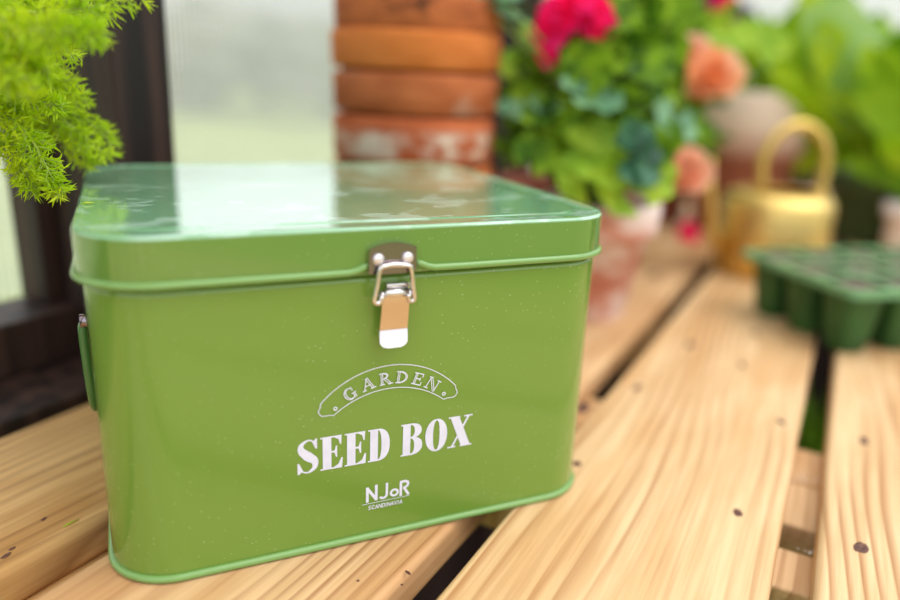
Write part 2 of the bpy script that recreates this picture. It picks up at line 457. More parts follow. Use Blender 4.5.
# rolled bead round the foot of the lid, open where the hasp plate sits and kinked up beside it
bx = rrect(-HW - .0026, HW + .0022, -.0026, DP + .0026, RC + .0026, 14)
i0 = 3 * 15 - 1   # last point of the front-left corner
front_l = bx[i0]; order = bx[i0 + 1:] + bx[:i0 + 1]
path = [Vector((.0118, -.0024, .1345)), Vector((.0140, -.0026, .1340)), Vector((.0170, -.0026, .1327)), Vector((.0205, -.0026, .1319)), Vector((.035, -.0026, .1318))]
path += [Vector((q[0], q[1], .1318)) for q in order]
path += [Vector((-.03, -.0026, .1318)), Vector((-.0180, -.0026, .1319)), Vector((-.0145, -.0026, .1327)), Vector((-.0118, -.0026, .1340)), Vector((-.0092, -.0024, .1345))]
MB().tube(path, .0016, 10).build('lid_bead', RIMM, lid)

# lettering and emblem (traced in millimetres on the front, x right, z up)
WHITE = noisy('white_print', (.64, .66, .78), (.70, .72, .84), 200, .5, bump=0)
def L(px, pz, y=-.00025):
    """a mark read on the front face, carried out to height -y in front of it"""
    k_ = max(0.0, -y - .001) / .288; x_, z_ = px * .001, pz * .001
    return (x_ + (CAM.x - x_) * k_, y, z_ + (CAM.z - z_) * k_)
class Glyph(MB):
    def __init__(s): super().__init__(); s.y = -.00012
    def up(s): s.y -= .000004; return s.y
    def P(s, *pts): y = s.up(); s.poly([L(*p, y) for p in pts])
    def ST(s, A, B, closed=False): y = s.up(); s.strip([L(*p, y) for p in A], [L(*p, y) for p in B], closed)
    def line(s, pts, wd):
        for (x0, z0), (x1, z1) in zip(pts[:-1], pts[1:]):
            dx, dz = x1 - x0, z1 - z0; l = math.hypot(dx, dz) or 1; nx, nz = -dz / l * wd / 2, dx / l * wd / 2
            ex, ez = dx / l * wd * .25, dz / l * wd * .25
            s.P((x0 + nx - ex, z0 + nz - ez), (x1 + nx + ex, z1 + nz + ez), (x1 - nx + ex, z1 - nz + ez), (x0 - nx - ex, z0 - nz - ez))
def sup(cx, cz, rx, rz, a0, a1, n=28, p=2.0):
    o = []
    for i in range(n + 1):
        a = a0 + (a1 - a0) * i / n; c, q = math.cos(a), math.sin(a)
        o.append((cx + rx * math.copysign(abs(c) ** (2 / p), c), cz + rz * math.copysign(abs(q) ** (2 / p), q)))
    return o
Z0, Z1 = 39.3, 55.9; HH = Z1 - Z0
def serif(g, x0, x1, z, up, th=.75):
    g.P((x0, z), (x1, z), (x1, z + up * th), (x0, z + up * th))
def gE(g, x, wd):
    g.P((x + 1.1, Z0), (x + 5.1, Z0), (x + 5.1, Z1), (x + 1.1, Z1))
    serif(g, x, x + wd - .3, Z0, 1); serif(g, x, x + wd - .5, Z1, -1)
    r = x + wd
    g.P((r - .5, Z1), (r - .7, Z1 - 4.6), (r - 1.3, Z1 - 4.6), (r - 2.0, Z1 - 2.0), (r - 4.0, Z1 - .75), (r - 4.0, Z1))
    g.P((r - 4.4, Z0), (r - 4.4, Z0 + .75), (r - 2.0, Z0 + 2.1), (r - .7, Z0 + 5.2), (r, Z0 + 5.2), (r - .3, Z0))
    m_ = (Z0 + Z1) / 2 + .4
    g.P((x + 5.1, m_ + .4), (x + 5.1, m_ - .4), (x + 6.6, m_ - .6), (x + 7.2, m_ - 2.9), (x + 7.8, m_ - 2.9), (x + 7.8, m_ + 2.9), (x + 7.2, m_ + 2.9), (x + 6.6, m_ + .6))
def gD(g, x, wd):
    g.P((x + 1.0, Z0), (x + 4.8, Z0), (x + 4.8, Z1), (x + 1.0, Z1))
    serif(g, x, x + 5, Z0, 1); serif(g, x, x + 5, Z1, -1)
    c = x + 4.8; zc = (Z0 + Z1) / 2
    g.ST(sup(c, zc, wd - 4.8, HH / 2, -PI / 2, PI / 2, p=2.3), sup(c, zc, wd - 8.9, HH / 2 - .8, -PI / 2, PI / 2, p=2.2))
def gB(g, x, wd):
    g.P((x + 1.0, Z0), (x + 4.8, Z0), (x + 4.8, Z1), (x + 1.0, Z1))
    serif(g, x, x + 5.4, Z0, 1); serif(g, x, x + 5.4, Z1, -1)
    zm = Z0 + HH * .53; c = x + 4.8
    g.ST(sup(c, (Z1 + zm) / 2, wd - 5.3, (Z1 - zm) / 2, -PI / 2, PI / 2, p=2.3), sup(c, (Z1 + zm) / 2, wd - 8.8, (Z1 - zm) / 2 - .75, -PI / 2, PI / 2, p=2.2))
    g.ST(sup(c, (Z0 + zm + .7) / 2, wd - 4.8, (zm + .7 - Z0) / 2, -PI / 2, PI / 2, p=2.3), sup(c, (Z0 + zm + .7) / 2, wd - 8.9, (zm + .7 - Z0) / 2 - .75, -PI / 2, PI / 2, p=2.2))
def gO(g, x, wd):
    zc = (Z0 + Z1) / 2
    g.ST(sup(x + wd / 2, zc, wd / 2, HH / 2 + .3, 0, 2 * PI, 48, 2.1), sup(x + wd / 2, zc, wd / 2 - 4.0, HH / 2 - .5, 0, 2 * PI, 48, 2.2))
def gX(g, x, wd):
    g.P((x + .9, Z1), (x + 5.6, Z1), (x + wd - .6, Z0), (x + wd - 5.4, Z0))
    g.P((x + wd - 2.4, Z1), (x + wd - 1.2, Z1), (x + 2.7, Z0), (x + 1.5, Z0))
    serif(g, x + .1, x + 6.2, Z1, -1); serif(g, x + wd - 4.5, x + wd, Z1, -1); serif(g, x, x + 4.3, Z0, 1); serif(g, x + wd - 6.2, x + wd + .2, Z0, 1)
def gS(g, x, wd):
    spine = spline([(x + wd - 1.4, 0, Z1 - 3.9), (x + wd - 2.6, 0, Z1 - 1.2), (x + wd * .5, 0, Z1 - .35), (x + 2.1, 0, Z1 - 2.2), (x + 2.0, 0, Z1 - 5.0), (x + wd * .5, 0, (Z0 + Z1) / 2), (x + wd - 2.0, 0, Z0 + 5.6), (x + wd - 2.2, 0, Z0 + 2.3), (x + wd * .48, 0, Z0 + .35), (x + 1.9, 0, Z0 + 1.5), (x + .8, 0, Z0 + 4.6)], 6)
    ws = [.6, .65, .75, 1.9, 3.3, 4.5, 3.4, 2.1, .75, .7, .6]; n = len(spine); A, B = [], []
    for i, p in enumerate(spine):
        d = (spine[min(i + 1, n - 1)] - spine[max(i - 1, 0)]).normalized(); u = i / (n - 1) * (len(ws) - 1); k_ = min(int(u), len(ws) - 2)
        wd2 = (ws[k_] * (1 - u + k_) + ws[k_ + 1] * (u - k_)) / 2
        A.append((p.x - d.z * wd2, p.z + d.x * wd2)); B.append((p.x + d.z * wd2, p.z - d.x * wd2))
    g.ST(A, B)
    g.P((x + wd - 1.5, Z1 - 5), (x + wd - .8, Z1 - 5), (x + wd - .8, Z1 + .1), (x + wd - 1.4, Z1 + .1), (x + wd - 3, Z1 - 1.5))
    g.P((x + .1, Z0 + 5.4), (x + .9, Z0 + 5.4), (x + 2.6, Z0 + 1.5), (x + .9, Z0 - .1), (x + .1, Z0 - .1))
g = Glyph()
gS(g, -41.4, 9.9); gE(g, -30.9, 10.4); gE(g, -19.6, 10.2); gD(g, -8.5, 10.6)
gB(g, 7.6, 10.9); gO(g, 20.0, 11.4); gX(g, 31.8, 12.8)
tag(g.build('title_lettering', WHITE, tin, False), 'bold white serif words SEED BOX')
# arched banner with GARDEN in thin inline capitals
cx, R1, cz = 2.0, 0, 0
def circ3(a, b, c):
    ax, ay = a; bx_, by = b; cx_, cy = c
    d = 2 * (ax * (by - cy) + bx_ * (cy - ay) + cx_ * (ay - by))
    ux = ((ax * ax + ay * ay) * (by - cy) + (bx_ ** 2 + by ** 2) * (cy - ay) + (cx_ ** 2 + cy ** 2) * (ay - by)) / d
    uz = ((ax * ax + ay * ay) * (cx_ - bx_) + (bx_ ** 2 + by ** 2) * (ax - cx_) + (cx_ ** 2 + cy ** 2) * (bx_ - ax)) / d
    return ux, uz, math.hypot(ax - ux, ay - uz)
ox, oz, OR = circ3((-30.6, 72.3), (2.0, 86.8), (34.6, 72.3))
ix, iz, IR = circ3((-24.6, 66.1), (2.0, 75.6), (28.6, 66.1))
def arcpts(cx, cz, r, x0, x1, n=36):
    a0 = math.atan2(math.sqrt(max(r * r - (x0 - cx) ** 2, 0)), x0 - cx); a1 = math.atan2(math.sqrt(max(r * r - (x1 - cx) ** 2, 0)), x1 - cx)
    return [(cx + r * math.cos(a0 + (a1 - a0) * i / n), cz + r * math.sin(a0 + (a1 - a0) * i / n)) for i in range(n + 1)]
g = Glyph()
endr = [(35.0, 70.8), (35.1, 69.4), (35.8, 68.2), (36.2, 66.9), (35.5, 65.9), (34.6, 65.2), (33.0, 65.4), (31.2, 65.3), (29.8, 64.6), (28.6, 66.1)]
endr = [(35.0, 70.8), (35.1, 69.2), (35.6, 68.0), (36.0, 66.9), (35.2, 65.5), (34.2, 64.7), (32.4, 64.6), (30.6, 64.6), (29.0, 63.9), (28.2, 66.25)]
endr = [(34.6, 72.3), (34.7, 70.9), (35.3, 69.8), (35.7, 68.7), (34.9, 67.3), (33.9, 66.5), (32.2, 66.5), (30.4, 66.5), (28.6, 66.1)]
ix, iz, IR = circ3((-24.6, 66.1), (2.0, 75.6), (28.6, 66.1))
g.line(arcpts(ox, oz, OR, -30.6, 34.6), .42); g.line(arcpts(ix, iz, IR, -24.6, 28.6), .42)
g.line(endr, .42); g.line([(4.0 - x, z) for x, z in endr], .42)
def arcglyph(g, strokes, ang, rad, h, wd=.5):
    """strokes in unit letter space (x -.5..5, z 0..1), set on the banner's arc"""
    c, s_ = math.cos(ang), math.sin(ang)
    for st, ww in strokes:
        pts = []
        for u, v_ in st:
            rr = rad + v_ * h; tx = u * h
            pts.append((ox + rr * c + tx * s_, oz + rr * s_ - tx * c))
        g.line(pts, ww * h)
def inl(x0, z0, x1, z1, gap=.13):
    dx, dz = x1 - x0, z1 - z0; l = math.hypot(dx, dz); nx, nz = -dz / l * gap / 2, dx / l * gap / 2
    return [([(x0 + nx, z0 + nz), (x1 + nx, z1 + nz)], .055), ([(x0 - nx, z0 - nz), (x1 - nx, z1 - nz)], .055)]
def ser(x0, x1, z): return [([(x0, z), (x1, z)], .07)]
def arc_(cx, cz, rx, rz, a0, a1, ww=.055, n=12): return [([(cx + rx * math.cos(math.radians(a0 + (a1 - a0) * i / n)), cz + rz * math.sin(math.radians(a0 + (a1 - a0) * i / n))) for i in range(n + 1)], ww)]
GL = {
    'G': arc_(0, .5, .42, .5, 50, 320, .07) + arc_(.02, .5, .28, .44, 90, 280, .055) + inl(.34, .0, .34, .4) + ser(.16, .52, .42) + ser(.38, .38, .8) + [([(.34, .66), (.34, .98)], .06)],
    'A': [([(-.42, 0), (0, 1)], .06)] + inl(.0, 1, .36, 0, .15) + ser(-.55, -.25, .02) + ser(.14, .56, .02) + ser(-.28, .2, .36),
    'R': inl(-.28, 0, -.28, 1) + arc_(-.2, .74, .42, .25, -90, 90, .07) + arc_(-.2, .74, .32, .2, -80, 80, .04) + inl(-.02, .48, .40, 0, .15) + ser(-.48, -.08, .02) + ser(-.48, -.15, .98) + ser(.22, .6, .02),
    'D': inl(-.28, 0, -.28, 1) + arc_(-.22, .5, .68, .49, -90, 90, .055) + arc_(-.22, .5, .56, .44, -85, 85, .055) + ser(-.48, -.1, .02) + ser(-.48, -.1, .98),
    'E': inl(-.22, 0, -.22, 1) + ser(-.42, .38, .02) + ser(-.42, .36, .98) + ser(-.2, .2, .52) + [([(.36, .98), (.36, .74)], .06), ([(.38, .02), (.38, .3)], .06), ([(.2, .4), (.2, .64)], .06)],
    'N': [([(-.42, 0), (-.42, 1)], .06), ([(.42, 0), (.42, 1)], .06)] + inl(-.40, 1, .40, .02, .16) + ser(-.6, -.24, .02) + ser(-.58, -.3, .98) + ser(.24, .6, .98),
}
span = math.acos((30 - ox) / OR)
for ch, xx in zip('GARDEN', (-17.0, -8.6, -.4, 7.6, 15.4, 22.8)):
    ang = PI / 2 - math.asin((xx - .4 - ox) / (OR - 6))
    arcglyph(g, [(a_, b_ * 1.25) for a_, b_ in GL[ch]], ang, OR - 8.8, 5.7)
for xx, sgn in ((-24.2, 0), (28.6, 0)):
    ang = PI / 2 - math.asin((xx - ox) / (OR - 6.4)); rr = OR - 6.6
    px_, pz_ = ox + rr * math.cos(ang), oz + rr * math.sin(ang)
    g.ST(sup(px_, pz_, 1.0, 1.0, 0, 2 * PI, 16), sup(px_, pz_, .45, .45, 0, 2 * PI, 16))
tag(g.build('banner_lettering', WHITE, tin, False), 'thin white arched banner with the word GARDEN')
# small maker's mark
g = Glyph()
zb, zt = 18.3, 26.3
g.line([(-8.6, zb), (-8.6, zt - .6)], 1.4); g.line([(-8.6, zt - .9), (-4.4, zb + .9)], 1.4); g.line([(-4.2, zb + .3), (-4.2, zt)], 1.4)
g.line([(1.1, zt)] + [(-.7 + 1.8 * math.cos(a), zb + 2.3 + 1.8 * math.sin(a)) for a in [math.radians(-q) for q in range(0, 150, 14)]], 1.25)
g.ST(sup(4.9, zb + 2.3, 2.3, 2.2, 0, 2 * PI, 28), sup(4.9, zb + 2.3, 1.15, 1.05, 0, 2 * PI, 28))
g.line([(8.2, zb), (8.2, zt - .5)], 1.3)
g.line([(8.2, zt - .6), (10.6, zt - .6), (11.6, zt - 1.2), (11.9, zt - 2.2), (11.5, zt - 3.3), (9.9, zt - 4.1), (12.1, zb)], 1.3)
g.line([(-11.0, zb - 1.1), (12.6, zb - .9)], .28)
tiny = {'S': [[(1, .9), (.5, 1), (.1, .8), (.3, .55), (.8, .4), (.9, .15), (.5, 0), (0, .1)]], 'C': [[(1, .85), (.5, 1), (.1, .7), (.1, .3), (.5, 0), (1, .15)]],
        'A': [[(0, 0), (.5, 1), (1, 0)], [(.2, .35), (.8, .35)]], 'N': [[(0, 0), (0, 1), (1, 0), (1, 1)]], 'D': [[(0, 0), (0, 1), (.6, 1), (1, .7), (1, .3), (.6, 0), (0, 0)]],
        'I': [[(.5, 0), (.5, 1)]], 'V': [[(0, 1), (.5, 0), (1, 1)]]}
x = -8.2
for ch in 'SCANDINAVIA':
    wd = .5 if ch == 'I' else 1.25
    for st in tiny[ch]:
        g.line([(x + (u if ch != 'I' else .4) * wd + v_ * .25, 13.9 + v_ * 2.0) for u, v_ in st], .36)
    x += wd + .48
tag(g.build('logo_lettering', WHITE, tin, False), 'small white letters NJoR over tiny letters SCANDINAVIA')

# hasp
STEEL = noisy('steel', (.62, .58, .57), (.72, .68, .66), 60, .22, metal=1, bump=.1)
STEELD = mat('steel_plate', (.27, .22, .24), .2, 1)
BRASSY = mat('warm_steel', (.72, .60, .45), .3, 1)
RIV = mat('rivet_steel', (.80, .76, .78), .35, .6)
hasp = MB()
pts = [(-9.2, 130.6), (-6, 129.8), (9.5, 129.8), (12.6, 130.4), (12.4, 141.4)] + [(12.4 - 21.4 * i / 10, 141.4 + 2.4 * math.sin(PI * i / 10)) for i in range(1, 10)] + [(-9.1, 141.0)]
hasp.poly([L(x, z, -.0052) for x, z in pts]); n = len(pts)
hasp.strip([L(x, z, -.0052) for x, z in pts], [L(x, z, -.0026) for x, z in pts], True)
plate = hasp.build('hasp_plate', STEELD, tin, False, .0004)
for rx in (-4.9, 8.4):
    prof = [(2.7, 0), (2.6, .5), (2.2, 1.2), (1.4, 1.7), (.6, 1.95), (.01, 2.0)]
    m = MB(); nn = 20; vs = []
    for r, h in prof:
        for i in range(nn): vs.append(L(rx + r * math.cos(2 * PI * i / nn), 136.5 + r * math.sin(2 * PI * i / nn), -.0052 - h * .001))
    m.add(vs, [(k_ * nn + i, k_ * nn + (i + 1) % nn, (k_ + 1) * nn + (i + 1) % nn, (k_ + 1) * nn + i) for k_ in range(len(prof) - 1) for i in range(nn)])
    m.build('rivet', RIV, plate)
# lip the loop hooks over
MB().tube([L(-4.0, 132.8, -.0066), L(-1, 133.8, -.0072), L(2, 134.0, -.0073), L(6, 133.8, -.0072), L(9.6, 132.8, -.0066)], .0010, 8).build('hook_lip', STEEL, plate)
latch = MB()
loop = [(-3.6, 132.4), (-1.5, 133.2), (2, 133.5), (6, 133.3), (8.8, 132.7), (10.2, 130.6), (11.4, 123), (12.1, 118.4), (11.3, 116.9), (9.8, 116.8), (9.2, 119.2)]
loop = [(9.2, 120.0), (9.8, 116.9), (11.6, 116.9), (12.0, 119), (11.2, 125), (10.3, 131), (8.8, 133.0), (2.5, 133.6), (-3, 133.2), (-4.4, 131.2), (-5.4, 125), (-6.6, 119), (-6.0, 117.2), (-4.2, 117.0), (-3.0, 120.0)]
path = spline([Vector(L(x, z, -.0072)) for x, z in loop], 4)
MB().tube(path, .0011, 10).build('wire_loop', STEEL, tin)
lever = MB()
# folded strap: knuckle at top, flat strap, lighter turned-up tongue at the bottom
def sheet(mb, rows, th=.0008):
    """rows: (xl, xr, z, y) in mm/m"""
    A = [L(a, z, y) for a, b, z, y in rows]; B = [L(b, z, y) for a, b, z, y in rows]
    A2 = [(p[0], p[1] + th, p[2]) for p in A]; B2 = [(p[0], p[1] + th, p[2]) for p in B]
    mb.strip(A, B); mb.strip(B2, A2); mb.strip(A2, A); mb.strip(B, B2); mb.poly([A[0], B[0], B2[0], A2[0]]); mb.poly([A[-1], A2[-1], B2[-1], B[-1]])
sheet(lever, [(-2.4, 9.4, 120.6, -.0050), (-2.6, 9.6, 119.6, -.0070), (-2.9, 9.7, 117.0, -.0068), (-3.4, 9.5, 110, -.0058), (-3.9, 9.1, 104.2, -.0048)])
lv = lever.build('latch_strap', BRASSY, tin, False)
tg = MB(); sheet(tg, [(-3.9, 9.1, 104.1, -.0049), (-3.9, 9.3, 101, -.0058), (-3.6, 9.3, 98, -.0072), (-2.2, 8.2, 96.2, -.0080), (.2, 6.2, 95.5, -.0084)])
tg.build('tongue', mat('tongue_steel', (.66, .63, .65), .4, .7), lv, True)
kn = MB(); kn.tube([L(-5.6, 120.6, -.0056), L(11.2, 120.2, -.0056)], .0009, 12)
kn.build('hinge_pin', STEEL, tin)
kn = MB(); kn.tube([L(-1.8, 121.2, -.0050), L(8.6, 121.0, -.0050)], .0024, 16); kn.build('knuckle', STEEL, tin)
bk = MB(); bk.box(-.0020, .0086, -.0040, .0004, .1195, .1262); bk.build('latch_bracket', STEEL, tin, False, .0006)
for xx in (-3.2, 9.6):
    m = MB(); m.tube([L(xx - .7, 120.4, -.0054), L(xx + .7, 120.4, -.0054)], .0021, 14); m.build('pin_collar', STEEL, tin)
# drop handle on the left end
hd = MB(); hx = -HW - .0045
hp = spline([Vector((-HW - .001, .066, .0975)), Vector((hx + .001, .066, .0975)), Vector((hx, .065, .094)), Vector((hx + .0004, .064, .075)), Vector((hx + .001, .067, .058)), Vector((hx + .0016, .078, .0505)), Vector((hx + .0016, .109, .0495)), Vector((hx + .0016, .140, .0505)), Vector((hx + .001, .151, .058)), Vector((hx + .0004, .154, .075)), Vector((hx, .153, .094)), Vector((hx + .001, .152, .0975)), Vector((-HW - .001, .152, .0975))], 5)
handle = hd.tube(hp, .0020, 10).build('side_handle', mat('dark_green_wire', (.06, .16, .04), .3, 0, .5, .3), tin)
for yy in (.066, .152):
    m = MB(); m.tube([(-HW - .0002, yy, .0985), (-HW - .0052, yy, .0985)], .0034, 14); m.build('handle_lug', STEELD, handle)

# ------------------------------------------------------------------ stack of clay pots
def pot_mesh(r, h, rim, base, th=.005, n=56):
    """origin at the foot's centre"""
    rb = r - .0075
    return MB().lathe([(.0001, 0), (base - .002, 0), (base, .002), (rb, h - rim), (r - .002, h - rim), (r, h - rim + .002), (r + .0008, h - .004), (r, h - .001), (r - .003, h), (r - .007, h - .002), (rb - th - .0005, h - rim), (base - th, .006), (.0001, .006)], n)
def clay(name, c1, c2, chalk=None, band=None, amount=.5, scale=18):
    m = noisy(name, c1, c2, 25, .85, (1, 1, 3), .2, spec=.15); t = NT(m)
    if chalk:
        v = t.coord((1, 1, 1.4)); f = t.noise(v, scale, 5, .65)
        old = t.b.inputs['Base Color'].links[0].from_socket
        fac = t.ramp(f, [(amount, (0, 0, 0)), (amount + .10, (1, 1, 1))])
        if band:
            tcn = t.n('TexCoord'); sp = t.n('SeparateXYZ'); t.l(tcn.outputs['Object'], sp.inputs[0])
            mr_ = t.n('MapRange'); t.l(sp.outputs['Z'], mr_.inputs[0]); mr_.inputs[1].default_value = band[0]; mr_.inputs[2].default_value = band[1]
            bb = t.ramp(mr_.outputs[0], [(0, (0, 0, 0)), (.3, (1, 1, 1)), (.7, (1, 1, 1)), (1, (0, 0, 0))])
            mm = t.n('Math', operation='MULTIPLY'); t.l(fac, mm.inputs[0]); t.l(bb, mm.inputs[1]); fac = mm.outputs[0]
        t.l(t.mix(fac, old, chalk), t.b.inputs['Base Color'])
    return m
stc = ST(-.172, .3035)
tops = [.0987, .139, .179, .2135, .246, .272]
rims = [.034, .039, .040, .0345, .0325, .030]
labs = ['clay pot at the very bottom of the stack by the window, hidden behind the tin',
        'clay pot second from the bottom of the stack, just hidden by the tin lid',
        'clay pot with white chalky rim, lowest one seen in the stack',
        'dusty brown-rimmed clay pot in the stack, directly above the chalky one',
        'bright orange clay pot second from the top of the stack beside the window',
        'topmost clay pot of the tall stack, dark smudge on its rim']
cols = [((.5, .14, .045), (.6, .19, .07)), ((.50, .13, .035), (.62, .19, .06)), ((.42, .10, .035), (.55, .15, .055)), ((.38, .105, .035), (.52, .16, .06)), ((.56, .16, .035), (.68, .21, .055)), ((.36, .10, .035), (.55, .16, .055))]
random.seed(3)
for i, (tp, rm) in enumerate(zip(tops, rims)):
    ch = None; bd = None; am = .5
    h = .10 if i == 0 else .088
    if i == 2: ch = (.72, .62, .50); bd = (h - rm + .004, h - .008); am = .46
    if i == 3: ch = (.55, .36, .26); am = .56
    if i == 5: ch = (.10, .035, .02); am = .60
    m_ = clay('clay_%s' % 'abcdef'[i], cols[i][0], cols[i][1], ch, bd, am)
    o = pot_mesh(.0705 - (.0012 if i in (2, 5) else 0) + (.0008 if i == 4 else 0), h, rm - .0032, .040 if i == 0 else .037).build('clay_pot', m_)
    o.location = (stc.x + random.uniform(-.001, .001), stc.y + random.uniform(-.001, .001), tp - h + .0004)
    o.rotation_euler = (random.uniform(-.006, .006), random.uniform(-.006, .006), i * 1.1 + .6)
    tag(o, labs[i], 'plant pot', 'stack of clay pots')

# ------------------------------------------------------------------ plants
def frame_from(n):
    n = n.normalized(); u = n.cross(Vector((0, 0, 1)))
    if u.length < .01: u = Vector((1, 0, 0))
    u.normalize(); return u, n.cross(u), n
def round_leaf(mb, c, n, r, spin, lobes=7, cup=.25, ruffle=.08):
    """scalloped pelargonium leaf, notch at the stalk"""
    u, v_, n = frame_from(n); N = 36; rings = [0.001, .35, .7, 1.0]; vs = []
    for k_, q in enumerate(rings):
        for i in range(N + 1):
            a = spin + .35 + (2 * PI - .7) * i / N * 1.0
            rr = r * q * (1 + (.09 * abs(math.sin(lobes * (a - spin) / 2)) if k_ == 3 else 0))
            h = cup * r * q * q + ruffle * r * q * math.sin(lobes * (a - spin))
            vs.append(c + u * math.cos(a) * rr + v_ * math.sin(a) * rr + n * h)
    fs = [(k_ * (N + 1) + i, k_ * (N + 1) + i + 1, (k_ + 1) * (N + 1) + i + 1, (k_ + 1) * (N + 1) + i) for k_ in range(3) for i in range(N)]
    mb.add(vs, fs)
def blade(mb, base, tip, wd, n, bend=.15, seg=8, fold=.15, ruffle=0.0):
    d = tip - base; l = d.length; side = d.cross(n)
    if side.length < 1e-6: side = d.cross(Vector((1, 0, 0)))
    side.normalize(); nn = side.cross(d).normalized(); vs = []
    for i in range(seg + 1):
        u = i / seg; w_ = wd * (math.sin(PI * min(1, u * .94 + .06)) ** .8) * .5
        p = base + d * u + nn * (bend * l * math.sin(PI * u))
        rf = ruffle * wd * math.sin(u * 14)
        vs += [p - side * w_ + nn * (fold * w_ + rf), p, p + side * w_ + nn * (fold * w_ - rf)]
    fs = []
    for i in range(seg):
        a = i * 3; fs += [(a, a + 1, a + 4, a + 3), (a + 1, a + 2, a + 5, a + 4)]
    mb.add(vs, fs)
def petal(mb, c, d, n, l, wd, cup=.3, seg=4):
    d = d.normalized(); side = d.cross(n).normalized(); vs = []
    for i in range(seg + 1):
        u = i / seg; w_ = wd * .5 * (u ** .55) * (1.0 if u < .8 else .75)
        for k_ in (-1, -.5, 0, .5, 1):
            vs.append(c + d * l * u * (1 - .08 * abs(k_) * u * 2) + side * w_ * k_ + n * (cup * l * u * u + .12 * l * k_ * k_ * u))
    fs = [(i * 5 + j, i * 5 + j + 1, (i + 1) * 5 + j + 1, (i + 1) * 5 + j) for i in range(seg) for j in range(4)]
    mb.add(vs, fs)
def rdir(rng): 
    a = rng.uniform(0, 2 * PI); z = rng.uniform(-1, 1); q = math.sqrt(1 - z * z); return Vector((q * math.cos(a), q * math.sin(a), z))
def floret(mb, c, n, r, rng):
    u, v_, n = frame_from(n); a0 = rng.uniform(0, 6)
    for i in range(5):
        a = a0 + i * 2 * PI / 5; d = (u * math.cos(a) + v_ * math.sin(a) + n * .25); petal(mb, c, d, n, r * rng.uniform(.85, 1.1), r * .95, .15)
def umbel(root, name, centre, R, m, rng, n=26, fr=.011, squash=1.0, extra=()):
    mb = MB()
    for i in range(n):
        d = rdir(rng)
        if d.z < -.55: d.z *= -1
        p = centre + Vector((d.x, d.y, d.z * squash)) * R * rng.uniform(.75, 1.0); floret(mb, p, d, fr, rng)
    for p in extra:
        floret(mb, p, (CAM - p), fr, rng); floret(mb, p + rdir(rng) * .006, rdir(rng), fr, rng)
    return mb.build(name, m, root)
def rose(root, name, c, n, R, m, rng):
    mb = MB(); u, v_, n = frame_from(n)
    for ring, (cnt, tilt, ll) in enumerate(((6, 1.25, 1.0), (6, .85, .92), (5, .5, .8), (4, .25, .62), (3, .1, .45))):
        for i in range(cnt):
            a = 2 * PI * i / cnt + ring * .5 + rng.uniform(-.15, .15)
            o = u * math.cos(a) + v_ * math.sin(a); d = (o * math.sin(tilt) + n * math.cos(tilt)).normalized()
            nn = (n * math.sin(tilt) - o * math.cos(tilt)).normalized()
            petal(mb, c + o * R * .06, d, nn, R * ll, R * ll * 1.15, .28, 5)
    return mb.build(name, m, root)

GLEAF = leaf_mat('geranium_leaf', (.045, .13, .006), (.24, .42, .015), 45, trans=.25, rough=.6, spec=.2)
GLEAF_L = leaf_mat('young_geranium_leaf', (.24, .44, .02), (.42, .60, .04), 30, trans=.4, rough=.55, spec=.25)
GLEAF_D = leaf_mat('dark_leaf', (.012, .06, .03), (.04, .15, .07), 40, trans=.15)
GLEAF_B = leaf_mat('bluish_leaf', (.11, .27, .13), (.22, .42, .22), 40, trans=.25)
STEM = noisy('green_stem', (.16, .28, .05), (.30, .40, .09), 40, .6, bump=0)
MAGENTA = leaf_mat('magenta_petal', (1.0, .008, .15), (1.0, .025, .26), 60, .5, .45, spec=.2)
PEACH = leaf_mat('peach_petal', (.98, .42, .17), (1.0, .66, .44), 30, .5, .35)
PEACH2 = leaf_mat('pink_peach_petal', (.96, .52, .34), (.98, .64, .48), 25, .5, .35)
DRYSOIL = noisy('tray_soil', (.05, .032, .024), (.26, .18, .14), 220, .9, bump=.8, bd=.002)
SOIL = noisy('potting_soil', (.025, .015, .010), (.09, .06, .04), 200, .95, bump=.8, bd=.002)

def potted(name, loc, r, h, base, rim, m, label, cat='potted plant', group=None):
    root = empty(name, loc); tag(root, label, cat, group)
    po = pot_mesh(r, h, rim, base).build('pot', m, root)
    MB().lathe([(.0001, h - .012), (r * .5, h - .010), (r - .0085, h - .014)], 32).build('soil', SOIL, root)
    return root
def add_leaves(root, name, spec, m):
    """spec: list of (world point, normal, radius, spin)"""
    mb = MB(); o = root.location
    for p, n, r, s_ in spec: round_leaf(mb, p - o, n, r, s_)
    return mb.build(name, m, root)
def stalks(root, tips, m, r=.0012, h=.08, spread=.012, rng=random):
    mb = MB(); o = root.location
    for p in tips:
        a = Vector((rng.uniform(-spread, spread), rng.uniform(-spread, spread), h)); b = p - o
        mid = (a + b) / 2 + Vector((0, 0, .02)) - Vector((b.x, b.y, 0)) * .12
        mb.tube(spline([a, mid, b], 5), r, 6)
    return mb.build('stems', m, root)

# geranium in the chalky pink pot right of the tin
rng = random.Random(21)
gp = ray_t(594, 322) + Vector((.012, .028, 0))
pinkclay = clay('chalky_clay', (.60, .23, .16), (.72, .36, .29), (.84, .68, .64), None, .44, 22)
ger = potted('potted_geranium', (gp.x, gp.y, BZ), .056, .112, .033, .030, pinkclay, 'red-flowered geranium in a chalky pinkish clay pot, just right of the green tin')
def facing(p, rng, k_=.8): return (Vector((0, 0, 1)) * .75 + (CAM - p).normalized() * rng.uniform(.2, 1.1) + rdir(rng) * k_)
def cloud(regions, rng, dl, rl):
    out = []
    for (x0, x1, y0, y1, n) in regions:
        for _ in range(n):
            p = at(rng.uniform(x0, x1), rng.uniform(y0, y1), rng.uniform(*dl))
            if (Vector((p.x, p.y)) - Vector((stc.x, stc.y))).length < .105: continue
            out.append((p, facing(p, rng), rng.uniform(*rl), rng.uniform(0, 6)))
    return out
